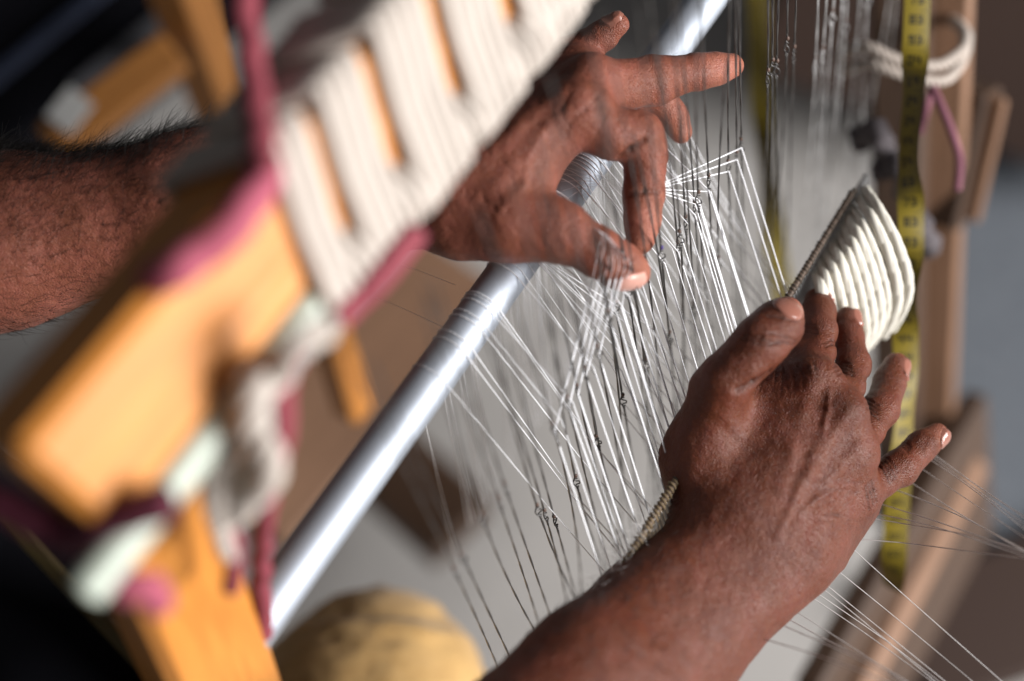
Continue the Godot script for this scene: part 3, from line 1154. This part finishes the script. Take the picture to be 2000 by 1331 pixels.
func right_limb() -> Limb:
	var l := Limb.new()
	l.cell = 0.0015
	l.brown = Color(0.105, 0.0290, 0.0148)  # darker than the left hand: its weaker light is put into the colour
	l.join = 0.0036
	var elbow := P(800, 1720, 0.50)
	var wa := P(1420, 1040, 0.613)
	var wb := P(1545, 1085, 0.615)
	# forearm: two bones side by side
	l.path([elbow + RIGHT * -0.008, P(1150, 1302, 0.568), P(1270, 1196, 0.596), wa], [0.034, 0.0205, 0.0195, 0.0205], 0, 0.02)
	l.path([elbow + RIGHT * 0.010, P(1221, 1374, 0.570), P(1335, 1272, 0.596), wb], [0.034, 0.0205, 0.0190, 0.0200], 0, 0.02)
	l.path([elbow, P(1190, 1340, 0.582), P(1305, 1235, 0.608), P(1480, 1062, 0.628)], [0.036, 0.022, 0.020, 0.018], 0, 0.02)
	# back of the hand
	var mi := P(1588, 742, 0.622)
	var mm := P(1642, 806, 0.617)
	var mr := P(1666, 884, 0.620)
	var mp := P(1670, 964, 0.627)
	l.bone(P(1400, 985, 0.618), mi, 0.0155, 0.0100, 0, 0.014)
	l.bone(P(1450, 1000, 0.611), mm, 0.0165, 0.0100, 0, 0.014)
	l.bone(P(1500, 1030, 0.611), mr, 0.0165, 0.0098, 0, 0.014)
	l.bone(P(1550, 1060, 0.617), mp, 0.0155, 0.0098, 0, 0.014)
	l.bone(P(1600, 1070, 0.630), P(1678, 985, 0.640), 0.0125, 0.0095, 0, 0.012)
	l.bone(P(1440, 960, 0.640), P(1600, 840, 0.645), 0.016, 0.014, 0, 0.014)
	# ball of the thumb
	l.path([P(1390, 1000, 0.628), P(1368, 895, 0.622), P(1405, 765, 0.608)], [0.0165, 0.0150, 0.0122], 0, 0.012)
	l.bone(P(1392, 840, 0.626), P(1520, 745, 0.630), 0.0115, 0.0095, 0, 0.012)
	# knuckles, tendons and a vein on the back
	l.bone(mi + BACK * 0.004, mi + BACK * 0.0040 + RIGHT * 0.001, 0.0072, 0.0072, 0, 0.008)
	l.bone(mm + BACK * 0.004, mm + BACK * 0.004 + RIGHT * 0.001, 0.0072, 0.0072, 0, 0.008)
	l.bone(mr + BACK * 0.004, mr + BACK * 0.004 + RIGHT * 0.001, 0.0070, 0.0070, 0, 0.008)
	l.bone(mp + BACK * 0.003, mp + BACK * 0.003 + RIGHT * 0.001, 0.0078, 0.0078, 0, 0.008)
	# fingers
	l.path([mi, P(1597, 690, 0.634), P(1601, 645, 0.643), P(1601, 622, 0.649), P(1601, 606, 0.654), P(1598, 586, 0.663)], [0.0094, 0.0076, 0.0081, 0.0070, 0.0073, 0.0062], 1, 0.003)
	l.path([mi, P(1556, 700, 0.637), P(1580, 650, 0.646)], [0.0094, 0.0082, 0.0060], 1, 0.004)
	l.path([mm, P(1657, 758, 0.630), P(1668, 712, 0.643), P(1664, 685, 0.649), P(1660, 659, 0.655), P(1657, 622, 0.661)], [0.0092, 0.0071, 0.0078, 0.0064, 0.0067, 0.0058], 2, 0.003)
	l.path([mr, P(1696, 838, 0.634), P(1722, 799, 0.646), P(1732, 770, 0.653), P(1739, 747, 0.659), P(1752, 713, 0.664)], [0.0092, 0.0076, 0.0083, 0.0070, 0.0073, 0.0060], 3, 0.003)
	l.path([mp, P(1720, 938, 0.634), P(1760, 914, 0.640), P(1783, 892, 0.645), P(1801, 873, 0.648), P(1831, 849, 0.652)], [0.0092, 0.0074, 0.0081, 0.0067, 0.0070, 0.0056], 4, 0.003)
	l.path([P(1405, 765, 0.608), P(1420, 742, 0.603), P(1455, 705, 0.600), P(1487, 669, 0.599), P(1521, 635, 0.603), P(1540, 610, 0.609)], [0.0122, 0.0112, 0.0103, 0.0112, 0.0105, 0.0068], 5, 0.004)
	l.build()
	l.origin = P(1530, 900, 0.6)
	l.dorsal = BACK
	l.fore = (P(1652, 785, 0.6) - P(1470, 1060, 0.6)).normalized()
	l.tips = [[P(1598, 582, 0.664), 0.012], [P(1657, 618, 0.668), 0.010], [P(1754, 710, 0.668), 0.012], [P(1835, 846, 0.652), 0.012], [P(1545, 603, 0.609), 0.012]]
	var at := func(list: Array) -> Array: return list.map(func(q): return P(1250 + 0.4357 * q[0], 520 + 0.4357 * q[1], 0.6))
	# the fan of folds over the index knuckle: uneven, deepest at the top
	for n in 19:
		var t := n / 18.0
		var top := Vector2(lerpf(596, 812, t) + rng.randf_range(-6, 6), lerpf(474, 440, t) + rng.randf_range(-8, 12))
		var run := Vector2(lerpf(-0.42, 0.20, t) + rng.randf_range(-0.08, 0.08), 1.0) * rng.randf_range(60, 150) * (1.0 - 0.35 * absf(t - 0.4))
		var bow := Vector2(rng.randf_range(-7, 7), 0)
		var deep := rng.randf_range(0.5, 1.0)
		fold(l, at.call([[top.x, top.y], [top.x + run.x * 0.35 + bow.x, top.y + run.y * 0.35]]), 0.0005, -0.00026 * deep, -0.16 * deep)
		fold(l, at.call([[top.x, top.y], [top.x + run.x * 0.35 + bow.x, top.y + run.y * 0.35], [top.x + run.x * 0.7 + bow.x, top.y + run.y * 0.7], [top.x + run.x, top.y + run.y]]), 0.00055, -0.00020 * deep, -0.12 * deep)
	# the deep fold between thumb and hand
	fold(l, at.call([[735, 330], [705, 385], [650, 440], [585, 478], [500, 520], [425, 552]]), 0.0016, -0.0012, -0.35)
	# thumb joint
	for q in [[[440, 330], [520, 328], [600, 345]], [[455, 312], [530, 312]], [[480, 345], [560, 352], [625, 342]], [[560, 300], [640, 318], [700, 338]], [[590, 330], [650, 345], [690, 352]], [[555, 222], [620, 232], [690, 248]]]:
		fold(l, at.call(q), 0.0006, -0.00055, -0.35)
	# finger joints
	for q in [[[745, 268], [800, 262], [868, 280]], [[750, 290], [800, 284], [868, 300]], [[760, 250], [810, 244], [860, 258]],
			[[885, 345], [940, 330], [998, 352]], [[890, 362], [940, 350], [998, 368]], [[900, 455], [960, 440], [1022, 462]], [[905, 472], [960, 460], [1025, 480]], [[912, 438], [960, 424], [1018, 442]], [[915, 490], [960, 478], [1020, 496]],
			[[1050, 600], [1100, 618], [1160, 660]], [[1045, 618], [1095, 636], [1152, 680]], [[1042, 638], [1090, 655], [1146, 700]], [[1055, 582], [1105, 600], [1165, 640]], [[1090, 505], [1130, 512], [1185, 540]], [[1085, 520], [1125, 528], [1180, 556]],
			[[1150, 870], [1175, 910], [1210, 985]], [[1165, 860], [1192, 905], [1225, 972]], [[1180, 850], [1206, 890], [1240, 955]], [[1138, 884], [1160, 925], [1195, 1000]], [[1262, 782], [1284, 815], [1310, 862]], [[1275, 775], [1298, 805], [1322, 850]], [[1290, 768], [1310, 796], [1332, 838]],
			[[1062, 985], [1075, 1030], [1092, 1088]], [[1078, 975], [1092, 1018], [1110, 1078]], [[1048, 1000], [1058, 1050], [1072, 1110]]]:
		fold(l, at.call(q), 0.00065, -0.00055, -0.32)
	# dark knuckles
	for q in [[[790, 440], [800, 450]], [[955, 630], [965, 650]], [[1105, 625], [1125, 660]], [[960, 450], [975, 460]], [[1185, 905], [1195, 925]]]:
		fold(l, at.call(q), 0.006, 0.0004, -0.22)
	# tendons and veins on the back
	fold(l, at.call([[800, 470], [760, 640], [690, 830], [620, 1000]]), 0.0038, 0.0007, 0.03)
	fold(l, at.call([[950, 650], [860, 780], [760, 930], [690, 1040]]), 0.003, 0.0008, 0.03)
	fold(l, at.call([[1000, 800], [900, 920], [800, 1040]]), 0.003, 0.0006, 0.0)
	fold(l, at.call([[845, 710], [825, 770], [775, 850], [700, 985], [655, 1100], [600, 1200]]), 0.0019, 0.00045, -0.03)
	fold(l, at.call([[870, 560], [860, 640], [835, 720]]), 0.0012, 0.0005, -0.05)
	fold(l, at.call([[960, 980], [870, 1010], [790, 1040], [720, 1090]]), 0.0013, 0.0005, -0.05)
	fold(l, at.call([[760, 640], [735, 760], [720, 830]]), 0.004, -0.0003, 0.0)
	# fine creases along the outer edge and the wrist
	for k in 26:
		var a := Vector2(rng.randf_range(780, 980), rng.randf_range(960, 1200))
		fold(l, at.call([[a.x, a.y], [a.x + rng.randf_range(35, 80), a.y + rng.randf_range(-22, 26)]]), 0.0006, -0.00025, -0.12)
	return l


func left_limb() -> Limb:
	var l := Limb.new()
	l.cell = 0.0017
	l.brown = Color(0.200, 0.0660, 0.0420)  # lighter than the right hand: its stronger light is painted into the skin
	var w := P(835, 345, 0.618)
	l.path([P(-330, 560, 0.66), P(0, 470, 0.640), P(400, 400, 0.630), P(640, 370, 0.624), w + UPWARD * 0.009], [0.041, 0.036, 0.0285, 0.0245, 0.0205], 0, 0.02)
	l.path([P(400, 420, 0.636), P(640, 390, 0.628), w - UPWARD * 0.008], [0.028, 0.025, 0.0205], 0, 0.02)
	var mi := P(1132, 222, 0.598)
	var mm := P(1158, 172, 0.612)
	var mr := P(1132, 138, 0.630)
	var mp := P(1091, 122, 0.645)
	l.bone(P(900, 350, 0.606), mi, 0.0165, 0.0118, 0, 0.014)
	l.bone(P(890, 320, 0.614), mm, 0.0165, 0.0115, 0, 0.014)
	l.bone(P(870, 300, 0.624), mr, 0.0160, 0.0105, 0, 0.014)
	l.bone(P(850, 290, 0.636), mp, 0.0150, 0.0095, 0, 0.014)
	# ball of the thumb and the web
	l.path([P(830, 395, 0.612), P(905, 425, 0.604), P(1000, 436, 0.594), P(1085, 448, 0.589)], [0.0150, 0.0155, 0.0140, 0.0118], 0, 0.012)
	l.bone(P(985, 380, 0.602), P(1048, 285, 0.602), 0.0125, 0.0095, 0, 0.014)
	l.bone(P(930, 380, 0.606), P(1010, 330, 0.604), 0.015, 0.013, 0, 0.014)
	# knuckles
	l.bone(mi + BACK * 0.003 + UPWARD * 0.002, mi + BACK * 0.003 + UPWARD * 0.003, 0.0082, 0.0082, 0, 0.010)
	l.bone(mm + BACK * 0.003 + UPWARD * 0.003, mm + BACK * 0.003 + UPWARD * 0.004, 0.0078, 0.0078, 0, 0.010)
	# index bent down, middle stretched out, ring half hidden, little finger up
	l.path([mi, P(1195, 262, 0.600), P(1247, 266, 0.605), P(1262, 300, 0.607), P(1261, 340, 0.608), P(1259, 378, 0.608), P(1256, 428, 0.608), P(1252, 468, 0.608)], [0.0116, 0.0104, 0.0110, 0.0094, 0.0082, 0.0087, 0.0077, 0.0064], 1, 0.003)
	l.path([mm, P(1222, 165, 0.618), P(1280, 156, 0.624), P(1322, 147, 0.628), P(1366, 139, 0.632), P(1402, 133, 0.635), P(1432, 128, 0.638)], [0.0118, 0.0101, 0.0106, 0.0080, 0.0077, 0.0067, 0.0055], 2, 0.004)
	l.path([mr, P(1287, 190, 0.647), P(1315, 225, 0.650), P(1331, 258, 0.652)], [0.0100, 0.0078, 0.0067, 0.0056], 3, 0.003)
	l.path([mp, P(1134, 98, 0.642), P(1178, 69, 0.636), P(1209, 47, 0.632)], [0.0096, 0.0076, 0.0067, 0.0052], 4, 0.003)
	l.path([P(1085, 448, 0.589), P(1105, 456, 0.588), P(1172, 495, 0.588), P(1214, 519, 0.592), P(1243, 531, 0.596)], [0.0118, 0.0112, 0.0100, 0.0094, 0.0066], 5, 0.004)
	l.build()
	l.origin = P(1000, 330, 0.6)
	l.dorsal = BACK
	l.fore = (P(1158, 172, 0.6) - P(835, 345, 0.6)).normalized()
	l.tips = [[P(1252, 472, 0.608), 0.030], [P(1434, 127, 0.638), 0.026], [P(1331, 262, 0.652), 0.024], [P(1245, 532, 0.595), 0.013]]
	var at := func(list: Array) -> Array: return list.map(func(q): return P(780 + 0.4509 * q[0], 0.4509 * q[1], 0.6))
	for q in [[[950, 692], [1000, 660], [1062, 618]], [[955, 680], [1005, 646], [1058, 606]], [[1000, 846], [1060, 836], [1125, 838]], [[1000, 832], [1060, 822], [1128, 824]]]:
		fold(l, at.call(q), 0.0009, -0.0007, -0.3)
	for q in [[[720, 600], [745, 540], [800, 500], [880, 480]], [[715, 560], [700, 500], [735, 430]], [[850, 590], [880, 530], [900, 490]], [[1040, 500], [1100, 470], [1140, 430]], [[800, 500], [850, 440], [880, 400]]]:
		fold(l, at.call(q), 0.0011, -0.0003, -0.10)
	for q in [[[840, 1000], [860, 1080], [850, 1160]], [[858, 1000], [880, 1085], [870, 1165]], [[825, 1010], [842, 1085], [830, 1150]], [[920, 1205], [960, 1165], [1000, 1125]]]:
		fold(l, at.call(q), 0.0007, -0.0004, -0.2)
	for q in [[[1280, 262], [1285, 320], [1280, 372]], [[1295, 262], [1300, 320], [1296, 372]], [[1120, 262], [1130, 330], [1125, 400]], [[1100, 262], [1112, 330], [1105, 400]]]:
		fold(l, at.call(q), 0.0008, -0.00015, -0.06)
	for k in 60:                                          # slack creased skin over the web, the wrist and the thumb's ball
		var a := Vector2(rng.randf_range(130, 760), rng.randf_range(380, 1080))
		var t := rng.randf_range(0.9, 1.5)
		var len := rng.randf_range(25, 75)
		fold(l, at.call([[a.x, a.y], [a.x + cos(t) * len * 0.6 - 8.0, a.y + sin(t) * len * 0.5], [a.x + cos(t) * len, a.y + sin(t) * len]]), 0.0009, -0.00014, -0.08)
	for q in [[[690, 420], [520, 560], [330, 760]], [[760, 470], [600, 620], [420, 830]]]:
		fold(l, at.call(q), 0.0034, 0.0006, 0.0)
	fold(l, at.call([[640, 560], [560, 700], [540, 820], [430, 950]]), 0.0018, 0.0004, -0.03)
	return l


func skin(who: Node3D, limbs: Array) -> void:
	var am := ArrayMesh.new()
	var v := PackedVector3Array()
	var n := PackedVector3Array()
	var c := PackedColorArray()
	var idx := PackedInt32Array()
	for l in limbs:
		l.smooth()
		l.divide()
		l.smooth()
		l.face_normals()
		relief(l)
		var first := v.size()
		for k in l.verts.size():
			v.append(l.verts[k] - who.position)
		n.append_array(l.normals)
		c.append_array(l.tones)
		for k in range(0, l.quads.size(), 4):
			var q := first
			idx.append_array([q + l.quads[k], q + l.quads[k + 1], q + l.quads[k + 2], q + l.quads[k], q + l.quads[k + 2], q + l.quads[k + 3]])
	var a := []
	a.resize(Mesh.ARRAY_MAX)
	a[Mesh.ARRAY_VERTEX] = v
	a[Mesh.ARRAY_NORMAL] = n
	a[Mesh.ARRAY_COLOR] = c
	a[Mesh.ARRAY_INDEX] = idx
	am.add_surface_from_arrays(Mesh.PRIMITIVE_TRIANGLES, a)
	obj("body", am, "skin", who)


func fingernails(who: Node3D) -> void:
	# whose, a point inside the fingertip, where it points (right, down, away from the lens), where it looks, width, length, colour
	var nails := [
		[right, P(1527, 617, 0.607), [0.52, -0.70, 0.35], [0.18, -0.40, -0.90], 0.0152, 0.0140, "nail"],
		[right, P(1600, 590, 0.661), [0.0, -0.6, 0.8], [0.72, -0.5, -0.3], 0.0095, 0.009, "nail"],
		[right, P(1658, 628, 0.659), [0.0, -0.75, 0.6], [0.80, -0.4, -0.35], 0.0095, 0.010, "nail"],
		[right, P(1750, 718, 0.663), [0.40, -0.8, 0.3], [0.80, 0.12, -0.62], 0.0100, 0.0115, "nail"],
		[right, P(1829, 851, 0.652), [0.66, -0.55, 0.3], [0.55, 0.35, -0.76], 0.0092, 0.0105, "nail"],
		[left, P(1236, 528, 0.596), [0.88, 0.36, 0.1], [-0.12, 0.62, -0.77], 0.0125, 0.0135, "pale_nail"],
		[left, P(1205, 49, 0.632), [0.83, -0.52, -0.1], [-0.35, -0.80, -0.5], 0.0090, 0.0110, "nail"],
	]
	for q in nails:
		var l: Limb = q[0]
		var t: Vector3 = (RIGHT * q[2][0] - UPWARD * q[2][1] - BACK * q[2][2]).normalized()
		var nn: Vector3 = RIGHT * q[3][0] - UPWARD * q[3][1] - BACK * q[3][2]
		nn = (nn - t * nn.dot(t)).normalized()
		var side := t.cross(nn)
		var list := PackedInt32Array()
		for b in l.pa.size():
			if l.one(b, q[1]) < 0.03:
				list.append(b)
		var s := Shape.new()
		var w: float = q[4]
		var len: float = q[5]
		var nx := 16
		var ny := 14
		for j in ny + 1:
			var v := float(j) / ny                       # 0 at the root
			for k in nx + 1:
				var u := float(k) / nx * 2.0 - 1.0
				var a := u * (1.0 - 0.20 * pow(1.0 - v, 3.0) - 0.12 * v * v)
				var y := lerpf(-0.5 + 0.22 * u * u, 0.5 - 0.22 * u * u, v)
				var p: Vector3 = q[1] + side * (a * w * 0.5) + t * (y * len) + nn * 0.016
				for m in 12:                                # down onto the skin
					var d := l.field(p, list)
					if d < 0.0002 or (p - q[1]).dot(nn) < -0.001:
						break
					p -= nn * d * 0.9
				var lift := 0.0007 + 0.0003 * v
				if j == 0 or k == 0 or k == nx:
					lift = -0.0006
				elif j == ny:
					lift = 0.0
				s.v.append(p + nn * lift - who.position)
				s.n.append(Vector3.ZERO)
			if j:
				for k in nx:
					var o := j * (nx + 1) + k
					var b := o - nx - 1
					s.i.append_array([b, b + 1, o, o, b + 1, o + 1])
		if (s.v[s.i[nx * 30 + 1]] - s.v[s.i[nx * 30]]).cross(s.v[s.i[nx * 30 + 2]] - s.v[s.i[nx * 30]]).dot(nn) > 0.0:
			s.i.reverse()
		for k in range(0, s.i.size(), 3):
			var f := (s.v[s.i[k + 2]] - s.v[s.i[k]]).cross(s.v[s.i[k + 1]] - s.v[s.i[k]])
			for m in 3:
				s.n[s.i[k + m]] += f
		for k in s.n.size():
			s.n[k] = s.n[k].normalized()
		obj("fingernail", s.mesh(), q[6], who)


# short curved hairs on a forearm, from start along it; rise tells how far they stand off
func arm_hair(who: Node3D, l: Limb, start: Vector3, along: Vector3, reach: float, most: int, longest: float, rise: float) -> void:
	var s := Shape.new()
	var count := 0
	for tries in 60000:
		var k := rng.randi_range(0, l.verts.size() - 1)
		var p := l.verts[k]
		var nn := l.normals[k]
		var run := (p - start).dot(along)
		if run < 0.0 or run > reach:
			continue
		var up := nn.dot(UPWARD)
		if nn.dot(BACK) < -0.35 or rng.randf() > (1.0 if up > 0.5 else 0.5 if up > -0.3 else 0.2) * (1.0 - smoothstep(reach * 0.6, reach, run)):
			continue
		var length := longest * rng.randf_range(0.4, 1.0) * (1.0 if up > 0.4 else 0.75)
		var dir := (nn * rng.randf_range(0.25, 0.75) * rise + along * rng.randf_range(0.4, 1.0) + UPWARD * 0.25 * rise + Vector3(rng.randfn(), rng.randfn(), rng.randfn()) * 0.28).normalized()
		var bend := (-nn * 0.5 + along * 0.4 + Vector3(rng.randfn(), rng.randfn(), rng.randfn()) * 0.35)
		var pts := PackedVector3Array()
		var radii := PackedFloat32Array()
		for j in 6:
			var t := j / 5.0
			pts.append(p - nn * 0.0004 + dir * (length * t) + bend * (length * t * t * 0.55) - who.position)
			radii.append(lerpf(0.00010, 0.00003, t))
		s.tube(pts, radii, 3)
		count += 1
		if count > most:
			break
	tag(obj("arm_hair", s.mesh(), "hair", who), "", "", "", "stuff")


func trousers(who: Node3D) -> void:
	var pts := px([[640, 1900, 0.74], [690, 1560, 0.78], [722, 1400, 0.82], [735, 1300, 0.84], [740, 1230, 0.85], [742, 1150, 0.855]])
	var s := Shape.new()
	var c := curve(pts, 0.003)
	var radii := PackedFloat32Array()
	for k in c.size():
		var q := float(k) / (c.size() - 1)
		radii.append(0.070 * sqrt(maxf(1.0 - pow(maxf((q - 0.55) / 0.45, 0.0), 2.2), 0.01)))
	s.tube(c, radii, 72)
	# folds fan out from the knee
	for k in s.v.size():
		var p := s.v[k] * 1000.0
		var f := grain_noise.get_noise_3d(p.x * 0.028 + p.y * 0.01, p.y * 0.012, p.z * 0.034)
		var g := grain_noise.get_noise_3d(p.x * 0.06, p.y * 0.05 + 9.0, p.z * 0.06)
		s.v[k] += s.n[k] * ((0.5 - absf(f)) * 0.0045 + g * 0.0008)
	s.n.fill(Vector3.ZERO)
	for k in range(0, s.i.size(), 3):
		var f := (s.v[s.i[k + 2]] - s.v[s.i[k]]).cross(s.v[s.i[k + 1]] - s.v[s.i[k]])
		for m in 3:
			s.n[s.i[k + m]] += f
	for k in s.n.size():
		s.n[k] = s.n[k].normalized()
	var o := obj("trousers", s.mesh(), "khaki", who)
	o.position = -who.position


# a fold, vein or tendon: a line on the back of the hand, given in hand coordinates
func fold(l: Limb, pts: Array, wide: float, high: float, tone := 0.0) -> void:
	for k in pts.size() - 1:
		var a: Vector2 = l.flat(pts[k])
		var b: Vector2 = l.flat(pts[k + 1])
		l.folds.append([a, b - a, 1.0 / maxf((b - a).length_squared(), 1e-9), wide, high, tone, minf(a.x, b.x) - wide * 2.5, maxf(a.x, b.x) + wide * 2.5, minf(a.y, b.y) - wide * 2.5, maxf(a.y, b.y) + wide * 2.5])


# skin relief: folds and veins, then an uneven leathery surface; the tone is darker in folds, with pigment darker over the knuckles and paler towards the palm side
func relief(l: Limb) -> void:
	l.tones.resize(l.verts.size())
	var cells := {}
	var size := 0.006
	for f in l.folds:
		for gx in range(int(floor(f[6] / size)), int(floor(f[7] / size)) + 1):
			for gy in range(int(floor(f[8] / size)), int(floor(f[9] / size)) + 1):
				var key := gx * 4096 + gy
				if not cells.has(key):
					cells[key] = []
				cells[key].append(f)
	var none := []
	for k in l.verts.size():
		var p := l.verts[k]
		var nn := l.normals[k]
		var up := nn.dot(l.dorsal)
		var h := 0.0
		var tone := 1.0
		if up > 0.05:
			var q: Vector2 = l.flat(p)
			for f in cells.get(int(floor(q.x / size)) * 4096 + int(floor(q.y / size)), none):
				var d: Vector2 = q - f[0]
				var t := clampf(d.dot(f[1]) * f[2], 0.0, 1.0)
				var e: float = (d - f[1] * t).length_squared() / (f[3] * f[3])
				if e < 6.0:
					var w := exp(-e) * minf(1.0, up * 2.5)
					h += f[4] * w
					tone += f[5] * w
		var s := p * 1000.0
		var g := grain_noise.get_noise_3d(s.x * 0.30, s.y * 0.30, s.z * 0.30)
		var g2 := grain_noise.get_noise_3d(s.x * 0.09 + 40.0, s.y * 0.09, s.z * 0.09)
		h += (0.5 - absf(g)) * 0.00030 + g2 * 0.00035
		var m := patch_noise.get_noise_3d(s.x * 0.05, s.y * 0.05, s.z * 0.05)
		var m2 := patch_noise.get_noise_3d(s.x * 0.35, s.y * 0.35, s.z * 0.35)
		tone *= 1.0 + 0.22 * m + 0.16 * m2
		var pale := smoothstep(-0.05, -0.75, up)                # the palm side of the hand is paler
		for f in l.tips:
			pale = maxf(pale, 0.5 * smoothstep(f[1], f[1] * 0.4, p.distance_to(f[0])))
		l.verts[k] = p + nn * h
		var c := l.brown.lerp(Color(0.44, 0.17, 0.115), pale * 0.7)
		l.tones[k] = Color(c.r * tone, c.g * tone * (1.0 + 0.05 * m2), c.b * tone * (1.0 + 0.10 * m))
	l.face_normals()
